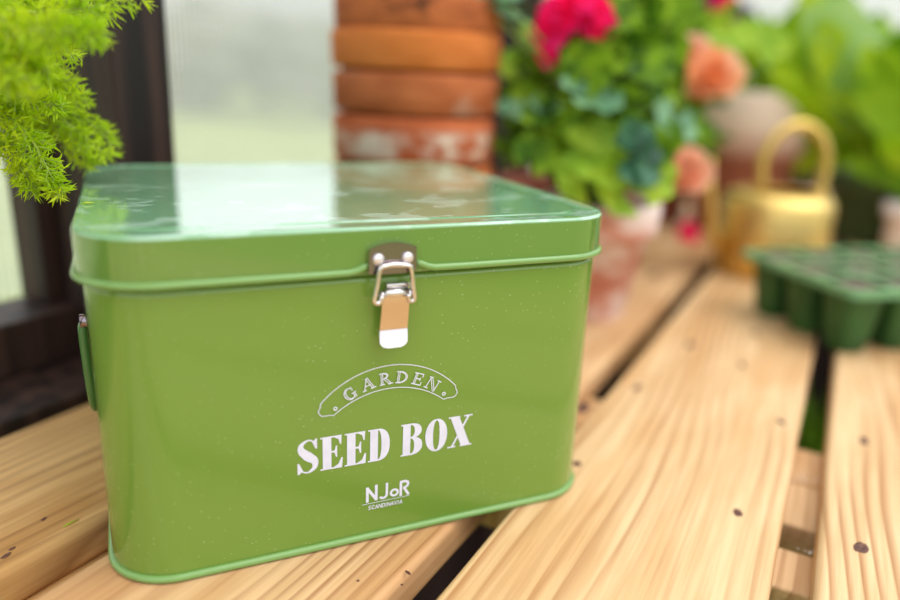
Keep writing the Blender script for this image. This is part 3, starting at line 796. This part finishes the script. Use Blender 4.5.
mid = cloud([(505, 668, 40, 165, 90), (560, 668, 0, 60, 24), (545, 600, 100, 170, 14)], rng, (.60, .74), (.013, .024))
lite = [(at(605, 158, .60), Vector((-.2, -.9, .8)), .034, 0), (at(640, 172, .61), Vector((0, -1, .6)), .030, 1), (at(585, 178, .60), Vector((-.4, -.8, .5)), .024, 2), (at(620, 186, .595), Vector((0, -1, .4)), .026, 2.3),
        (at(540, 40, .66), Vector((0, -.5, 1)), .020, .3), (at(520, 70, .66), Vector((-.2, -.6, .8)), .022, 2), (at(655, 100, .66), Vector((-.2, -.6, .8)), .018, 2), (at(618, 60, .68), Vector((-.2, -.6, .8)), .018, 3), (at(560, 135, .62), Vector((.2, -.7, .7)), .018, 3), (at(530, 100, .64), Vector((-.3, -.6, .7)), .017, 1)]
lite += cloud([(510, 668, 0, 150, 26)], rng, (.60, .72), (.014, .022))
blu = [(at(590, 98, .60), Vector((0, -.6, .9)), .026, 0), (at(637, 76, .62), Vector((0, -.5, .9)), .015, 2), (at(545, 108, .62), Vector((-.1, -.5, .9)), .014, 2), (at(512, 112, .62), Vector((-.1, -.5, .9)), .014, 1),
       (at(672, 124, .64), Vector((.1, -.7, .6)), .022, 4), (at(486, 6, .58), Vector((-.1, -.4, 1)), .016, 1), (at(512, 18, .58), Vector((.1, -.4, 1)), .014, 3), (at(500, -2, .58), Vector((.1, -.4, 1)), .018, 2)]
drk = [(at(632, 155, .585), Vector((.2, -1, .3)), .026, 0), (at(560, 60, .70), Vector((.2, -1, .3)), .026, 0), (at(645, 165, .59), Vector((.3, -.9, .2)), .018, 3)]
add_leaves(ger, 'foliage', mid, GLEAF)
tag(add_leaves(ger, 'young_leaves', lite, GLEAF_L), 'bright yellow-green leaves')
tag(add_leaves(ger, 'frosted_leaves', blu, GLEAF_B), 'pale bluish green leaves')
tag(add_leaves(ger, 'deep_green_leaves', drk, GLEAF_D), 'deep dark green leaves')  # a few leaves of a deeper, bluer green
fc = at(574, 18, .61)
stalks(ger, [q[0] for q in mid[::3] + lite[:6] + blu + drk] + [fc, at(584, 64, .61)], STEM, .0013, .10, .02, rng)
o_ = ger.location
umbel(ger, 'flower_cluster', fc - o_, .025, MAGENTA, rng, 64, .0115, .8, [at(543, 50, .61) - o_, at(548, 38, .61) - o_, at(606, 24, .61) - o_, at(546, 56, .61) - o_, at(556, 14, .60) - o_, at(548, 22, .60) - o_, at(560, 30, .60) - o_, at(590, 26, .60) - o_, at(600, 12, .60) - o_, at(575, 6, .60) - o_])
bud = MB(); bc = at(584, 68, .61) - o_
bud.lathe([(.0001, bc.z - .009), (.0035, bc.z - .005), (.0045, bc.z), (.003, bc.z + .006), (.0001, bc.z + .009)], 14, bc.x, bc.y)
bud.build('flower_bud', leaf_mat('bud_pink', (.80, .10, .10), (.85, .25, .2), 60), ger)

# fallen petal on the bench
pt = ray_t(687, 243)
m = MB(); [floret(m, Vector((x_, y_, z_)), Vector((n_, -.9, .5)), .013, rng) for x_, y_, z_, n_ in ((0, 0, .014, -.3), (.006, .002, .012, .3), (-.006, .003, .011, -.5), (0, .003, .018, 0), (.002, -.001, .008, .2))]
o = m.build('fallen_flower', MAGENTA, loc=(pt.x, pt.y, 0)); tag(o, 'single fallen magenta flower on the planks beside the watering can', 'flower')

# begonia with peach double flowers, behind the geranium
rng = random.Random(5)
darkclay = clay('old_clay', (.22, .07, .045), (.34, .12, .075), (.50, .25, .18), None, .60)
bp = ST(-.085, .60)
beg = potted('potted_begonia', (bp.x, bp.y, BZ), .062, .11, .040, .028, darkclay, 'begonia with blurred peach double flowers, in a dark clay pot behind the geranium')
o_ = beg.location
bl = cloud([(625, 705, 0, 150, 34), (560, 680, 0, 60, 10), (600, 640, 120, 190, 6)], rng, (.84, .96), (.020, .034))
add_leaves(beg, 'foliage', bl, GLEAF)
bl2 = cloud([(640, 740, 10, 90, 12)], rng, (.84, .92), (.020, .030)) + [(at(758, 45, .86), Vector((-.3, -.7, .8)), .035, 1), (at(722, 45, .84), Vector((-.1, -.6, .9)), .022, 1)]
add_leaves(beg, 'young_leaves', bl2, GLEAF_L)
fls = [((712, 82), .78, .034, PEACH), ((682, 178), .71, .030, PEACH2), ((690, 60), .80, .026, PEACH2), ((697, 92), .79, .020, PEACH)]
stalks(beg, [q[0] for q in bl[::3]] + [at(*a, b) for a, b, _, _ in fls], STEM, .002, .10, .02, rng)
for a, b, R, m_ in fls:
    c = at(*a, b); rose(beg, 'flower', c - o_, (CAM - c).normalized() + Vector((.25, 0, .5)), R, m_, rng)

# dark clay pots in the shade behind
for (s_, t_, r, lab) in ((-.165, .60, .050, 'small dark clay pot in shade behind the tin, between pot stack and geranium'), (-.17, .47, .042, 'low dark clay pot in shade beside the tall pot stack')):
    q = ST(s_, t_); o = pot_mesh(r, .10, .026, r * .62).build('clay_pot', darkclay, loc=(q.x, q.y, BZ)); tag(o, lab, 'plant pot', 'dark clay pots in the shade')
# bushy plant with dark purple leaves behind these
rng = random.Random(9)
PURP = leaf_mat('purple_leaf', (.03, .012, .02), (.10, .03, .05), 30, trans=.1)
cq = ST(-.10, .98); cp = potted('potted_coleus', (cq.x, cq.y, BZ), .06, .11, .04, .028, darkclay, 'dark purple leafy plant with pink flowers, blurred far behind the geranium')
l1 = cloud([(690, 775, 0, 40, 9), (640, 700, 0, 40, 5)], rng, (1.22, 1.3), (.022, .036)); l2 = cloud([(505, 680, -10, 150, 60)], rng, (1.0, 1.25), (.03, .045))
add_leaves(cp, 'purple_foliage', l1, PURP); add_leaves(cp, 'foliage', l2, GLEAF)
stalks(cp, [q[0] for q in (l1 + l2)[::4]] + [at(655, 2, 1.15), at(725, 2, 1.15)], STEM, .002, .10, .02, rng)
for px, py, R in ((655, 4, .024), (724, 2, .018)):
    umbel(cp, 'flower_cluster', at(px, py, 1.15) - cp.location, R, MAGENTA, rng, 16, .011)

# pale limed pot and big leafy plant behind the can
paleclay = clay('limed_clay', (.36, .13, .09), (.48, .20, .14), (.86, .68, .56), (.110, .30), .10, 9)
q = ST(.02, .98)
rng = random.Random(31)
bigp = potted('potted_plant', (q.x, q.y, BZ), .088, .212, .060, .090, paleclay, 'large reddish clay pot with a pale limed rim behind the brass watering can')
LETT = leaf_mat('bright_leaf', (.28, .50, .008), (.54, .70, .03), 14, trans=.45, rough=.6, spec=.15)
LETT2 = leaf_mat('mid_green_leaf', (.10, .24, .006), (.28, .46, .015), 14, trans=.4, rough=.6, spec=.15)
PALEL = leaf_mat('pale_leaf', (.36, .60, .16), (.50, .70, .30), 20, trans=.4, spec=.2)
def leafy(root, pts, ms, rng, h0, wd, sub):
    o = root.location
    for i, (m_, nm) in enumerate(ms):
        mb = MB()
        for p in pts[i::len(ms)]:
            b = p - o; a = Vector((rng.uniform(-.02, .02), rng.uniform(-.02, .02), h0)); start = a.lerp(b, .45)
            mb.tube([a, start], [.003, .0022], 6)
            blade(mb, start, b, rng.uniform(*wd), (CAM - p).normalized() + rdir(rng) * .6, -.06, 8, .25, .05)
        mb.build(nm, m_, root)
leafy(bigp, [at(rng.uniform(700, 800), rng.uniform(0, 80), rng.uniform(1.05, 1.2)) for _ in range(16)], ((LETT, 'bright_leaves'), (LETT2, 'leaves')), rng, .17, (.03, .05), None)

lp = ST(.215, 1.02)
greenp = mat('dark_pot', (.05, .09, .03), .5)
lg = potted('potted_leafy_plant', (lp.x, lp.y, BZ), .075, .10, .055, .02, greenp, 'tall bright green leafy plant at the right, behind the tray and can')
leafy(lg, [at(rng.uniform(755, 905), rng.uniform(5, 150) - (30 if _ % 5 == 0 else 0), rng.uniform(.98, 1.25)) for _ in range(58)], ((LETT, 'bright_leaves'), (LETT2, 'leaves'), (LETT, 'inner_leaves'), (PALEL, 'pale_leaves')), rng, .09, (.035, .07), None)
lq = ST(.36, .98)
lg2 = potted('potted_leafy_plant', (lq.x, lq.y, BZ), .07, .10, .05, .02, greenp, 'leafy green plant at the far right edge behind the seed tray')
leafy(lg2, [at(rng.uniform(840, 990), rng.uniform(40, 190), rng.uniform(.95, 1.15)) for _ in range(34)], ((LETT2, 'leaves'), (LETT, 'bright_leaves')), rng, .09, (.04, .07), None)

# pale pot at the right edge
q = ray_t(905, 262)
o = pot_mesh(.032, .075, .02, .024).build('clay_pot', clay('white_limed', (.68, .50, .46), (.78, .64, .62), (.85, .78, .78), None, .4), loc=(q.x + .030, q.y + .03, BZ))
tag(o, 'small whitish pink pot at the right edge behind the seed tray', 'plant pot')

# brass watering can
BRASS = noisy('brass', (.76, .50, .13), (.86, .64, .24), 9, .42, metal=1, bump=.08)
q = ST(.093, .70) + Vector((CR.x, CR.y, 0)).normalized() * .009; can = empty('watering_can', (q.x, q.y, BZ)); tag(can, 'blurred brass watering can with a tall arched handle, behind the seed tray', 'watering can')
MB().lathe([(.0001, .002), (.060, .002), (.062, 0), (.063, .004), (.064, .086), (.062, .093), (.054, .098), (.040, .101), (.038, .100), (.050, .094), (.059, .085), (.059, .008), (.0001, .008)], 56).build('body', BRASS, can)
MB().lathe([(.0636, .050), (.0650, .052), (.0637, .054)], 56).build('band', BRASS, can)
hb = MB(); vdir = CR.copy(); vdir.z = 0; vdir.normalize()
hpts = [vdir * (-.021) + Vector((0, 0, .096))] + [vdir * (.012 + .038 * math.cos(a)) + Vector((0, 0, .130 + .048 * math.sin(a))) for a in [math.radians(180 - 18 * i) for i in range(11)]] + [vdir * .049 + Vector((0, 0, .094))]
hb.tube(spline(hpts, 4), .0060, 12).build('handle', BRASS, can)
sp = MB(); dd = (-vdir * .9 - TD * .25).normalized()
sp.tube([dd * .060 + Vector((0, 0, .02)), dd * .080 + Vector((0, 0, .045)), dd * .094 + Vector((0, 0, .100)), dd * .100 + Vector((0, 0, .135))], [.009, .007, .0055, .006], 14).build('spout', BRASS, can)

# seed tray
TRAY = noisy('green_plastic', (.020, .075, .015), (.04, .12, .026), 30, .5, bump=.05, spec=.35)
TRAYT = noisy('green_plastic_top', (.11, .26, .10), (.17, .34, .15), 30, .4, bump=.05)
Fc = Vector((.436, .096, 0)); uu = Vector((-.161, -.987, 0)).normalized(); vv = Vector((.986, -.167, 0)).normalized()
nx_, ny_ = 5, 3; cw = .0485; rim_w = .004
tray = empty('seed_tray', (Fc.x, Fc.y, BZ), math.atan2(vv.y, vv.x)); tag(tray, 'dark green plastic seed tray with cells of soil on the right-hand planks', 'seed tray')
TH = .060
top = MB(); LX = nx_ * cw + 2 * rim_w; LY = ny_ * cw + 2 * rim_w
xs = [0, rim_w]; ys = [0, rim_w]
def rr2(x0, x1, y0, y1, r, z, n=4): return [(x, y, z) for x, y in rrect(x0, x1, y0, y1, r, n)]
cups = []
for i in range(nx_):
    for j in range(ny_):
        x0 = rim_w + i * cw; y0 = rim_w + j * cw; x1 = x0 + cw; y1 = y0 + cw
        outer = []
        inner = rr2(x0 + .004, x1 - .004, y0 + .004, y1 - .004, .008, TH)
        for (x, y, z) in inner:
            cxx, cyy = (x0 + x1) / 2, (y0 + y1) / 2; dx, dy = x - cxx, y - cyy; s_ = (cw / 2) / max(abs(dx), abs(dy)); outer.append((cxx + dx * s_, cyy + dy * s_, TH))
        top.strip(outer, inner, True)
        for cc in ((x0, y0), (x1, y0), (x1, y1), (x0, y1)):
            pass
        cups.append((x0, x1, y0, y1))
oo = rr2(0, LX, 0, LY, .010, TH + .0005, 4); io = rr2(rim_w, LX - rim_w, rim_w, LY - rim_w, .0005, TH, 4)
top.strip(oo, io, True); lo_ = rr2(-.001, LX + .001, -.001, LY + .001, .010, TH - .006, 4); top.strip(lo_, oo, True)
top.poly(rr2(.002, LX - .002, .002, LY - .002, .008, TH - .0015)[::-1]) if False else None
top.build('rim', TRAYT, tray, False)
for (x0, x1, y0, y1) in cups:
    c = MB(); rows = [(.0042, TH - .0004), (.0052, TH - .012), (.0095, .010), (.0115, .0005)]
    rg = [rr2(x0 + a, x1 - a, y0 + a, y1 - a, .008, z) for a, z in rows]
    for A, B in zip(rg[:-1], rg[1:]): c.strip(B, A, True)
    c.poly(rg[-1][::-1])
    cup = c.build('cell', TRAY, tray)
    s_ = MB(); s_.poly(rr2(x0 + .0048, x1 - .0048, y0 + .0048, y1 - .0048, .008, TH - .003)); s_.build('soil', DRYSOIL, cup, False)

# ------------------------------------------------------------------ hanging fern, upper left
rng = random.Random(77)
FERN = leaf_mat('fern_green', (.42, .64, .006), (.66, .80, .015), 60, .45, .45)
FSTEM = noisy('fern_stem', (.30, .42, .05), (.42, .50, .09), 60, .6, bump=0)
crown = at(-175, -75, .34)
fern = empty('hanging_fern', (crown.x, crown.y, crown.z)); tag(fern, 'bright yellow-green feathery asparagus fern hanging down at the upper left', 'fern')
def needle(mb, p, d, l, wd):
    s_ = d.cross(rdir(rng)).normalized() * wd * .5
    mb.add([p - s_ * .5, p + s_ * .5, p + d * l * .55 + s_, p + d * l, p + d * l * .55 - s_], [(0, 1, 2, 4), (4, 2, 3)])
def plume(pts, spread, nl=.0075, dens=1.0, start=.25):
    P = spline([q - crown for q in [crown] + pts], 14); n = len(P); mb = MB(); sm = MB()
    sm.tube(P, [.0009 * (1 - .6 * i / n) for i in range(n)], 6)
    length = sum((P[i + 1] - P[i]).length for i in range(n - 1))
    step = length / n
    for i in range(int(n * start), n):
        u = max(0.0, (i / n - start) / (1 - start)); ax = (P[min(i + 1, n - 1)] - P[i - 1]).normalized()
        for _ in range(max(1, int(step / .0013 * dens + .5))):
            side = ax.cross(rdir(rng)).normalized()
            bd_ = (side * .85 + ax * .62).normalized(); bl_ = spread * (1 - .72 * u ** 1.6) * rng.uniform(.6, 1.1)
            b0 = P[i] + ax * rng.uniform(0, step); b1 = b0 + bd_ * bl_ + Vector((0, 0, -.08 * bl_))
            sm.tube([b0, b1], .0003, 4, caps=False)
            m_ = int(bl_ / .0009)
            for j in range(m_):
                q = b0.lerp(b1, (j + .5) / m_)
                nd = (bd_ * rng.uniform(.5, 1.0) + rdir(rng) * .85).normalized(); needle(mb, q, nd, nl * rng.uniform(.7, 1.1) * (1 - .25 * j / m_), .00085)
    f = sm.build('frond', FSTEM, fern); mb.build('needles', FERN, f, False)
A = at
plume([A(-40, -10, .33), A(30, 12, .31), A(85, 8, .31), A(140, -4, .31)], .013)
plume([A(-50, -25, .30), A(10, 25, .28), A(60, 30, .28), A(95, 34, .285)], .012)
plume([A(-50, 10, .34), A(15, 50, .36), A(55, 75, .37), A(78, 95, .37)], .015)
plume([A(-50, 20, .36), A(20, 85, .38), A(65, 122, .38), A(104, 152, .385)], .020)
plume([A(-60, 40, .37), A(10, 100, .39), A(60, 135, .39), A(88, 160, .39)], .018)
plume([A(-60, 60, .30), A(-5, 105, .33), A(28, 135, .33), A(48, 170, .335), A(58, 188, .335)], .012)
plume([A(-60, 80, .31), A(-20, 125, .33), A(8, 150, .33), A(24, 172, .335), A(32, 190, .335)], .010)
plume([A(-60, 50, .30), A(-10, 85, .33), A(25, 98, .33), A(55, 105, .33)], .011)
plume([A(-60, 0, .29), A(-10, 30, .295), A(20, 60, .30), A(45, 70, .30)], .012)
plume([A(-60, 20, .28), A(-20, 50, .28), A(5, 75, .28), A(30, 90, .29)], .012)
plume([A(-60, -10, .33), A(-5, 20, .34), A(40, 42, .35), A(70, 52, .35)], .016)
plume([A(-60, -30, .36), A(10, 8, .37), A(60, 18, .37), A(100, 12, .37)], .016)
plume([A(-60, 20, .35), A(-10, 60, .36), A(25, 80, .37), A(52, 92, .37)], .017)
plume([A(-60, 40, .37), A(-15, 90, .38), A(15, 120, .39), A(45, 132, .39)], .017)
plume([A(-60, -10, .285), A(-30, 15, .29), A(10, 35, .29), A(40, 42, .29)], .012)
plume([A(-60, 30, .37), A(20, 70, .39), A(70, 105, .39), A(108, 140, .395)], .016)
plume([A(-50, -40, .32), A(10, -8, .33), A(60, -5, .33), A(110, -12, .33)], .014)
MB().lathe([(.0001, -.105), (.036, -.105), (.052, -.032), (.057, -.030), (.058, 0), (.052, 0), (.048, -.012), (.0001, -.010)], 40).build('pot', TERRA, fern)
for i in range(3):
    a = i * 2 * PI / 3 + .4; MB().tube([(.056 * math.cos(a), .056 * math.sin(a), -.002), (0, 0, .32)], .0008, 6).build('hanging_wire', STEELD, fern)
hk = MB().tube([(0, 0, .318), (0, 0, WTOP - crown.z + .001)], .0015, 8).build('hook', STEELD, fern)
ct = crown.dot(TD)
tag(tbox('trim_%d' % k, ct - .02, ct + .02, -.249, 1.0, WTOP + .001, WTOP + .06, DARKWOOD), kind='structure'); k += 1

# crumbs of fern on the lid and on the bench
CR_M = mat('yellow_green_crumb', (.40, .50, .02), .6)
for px, py, z, ang, l, lab in ((88, 203, .1509, .3, .0026, 'tiny yellow-green fern needle on the left end of the tin lid'), (69 + 2, 508 + 15, BZ + .0006, .6, .004, 'yellow-green fern needle fallen on the left plank')):
    q = ray_t(px, py, z); m = MB(); d = Vector((math.cos(ang), math.sin(ang), 0)); s_ = Vector((-d.y, d.x, 0)) * .0005
    m.tube([q - d * l, q - d * l * .3 + Vector((0, 0, .0002)), q + d * l], [.0002, .0005, .0002], 6)
    o = m.build('fern_needle', CR_M); tag(o, lab, 'needle')

# green weeds growing under the bench, seen through the gap
rng = random.Random(2)
wq = ST(.22, 1.22)
wd_ = empty('weed_clump', (wq.x, wq.y, GZ)); tag(wd_, 'dark green weeds under the bench, seen through the right-hand gap', 'weeds')
mb = MB()
for i in range(110):
    b = Vector((rng.uniform(-.10, .14), rng.uniform(-.14, .08), rng.uniform(.20, .50))); a = Vector((b.x * .4, b.y * .4, .002))
    if b.dot(SD) < -.10: continue
    blade(mb, a, b, rng.uniform(.02, .04), rdir(rng), .1, 6)
mb.build('leaves', GLEAF, wd_)
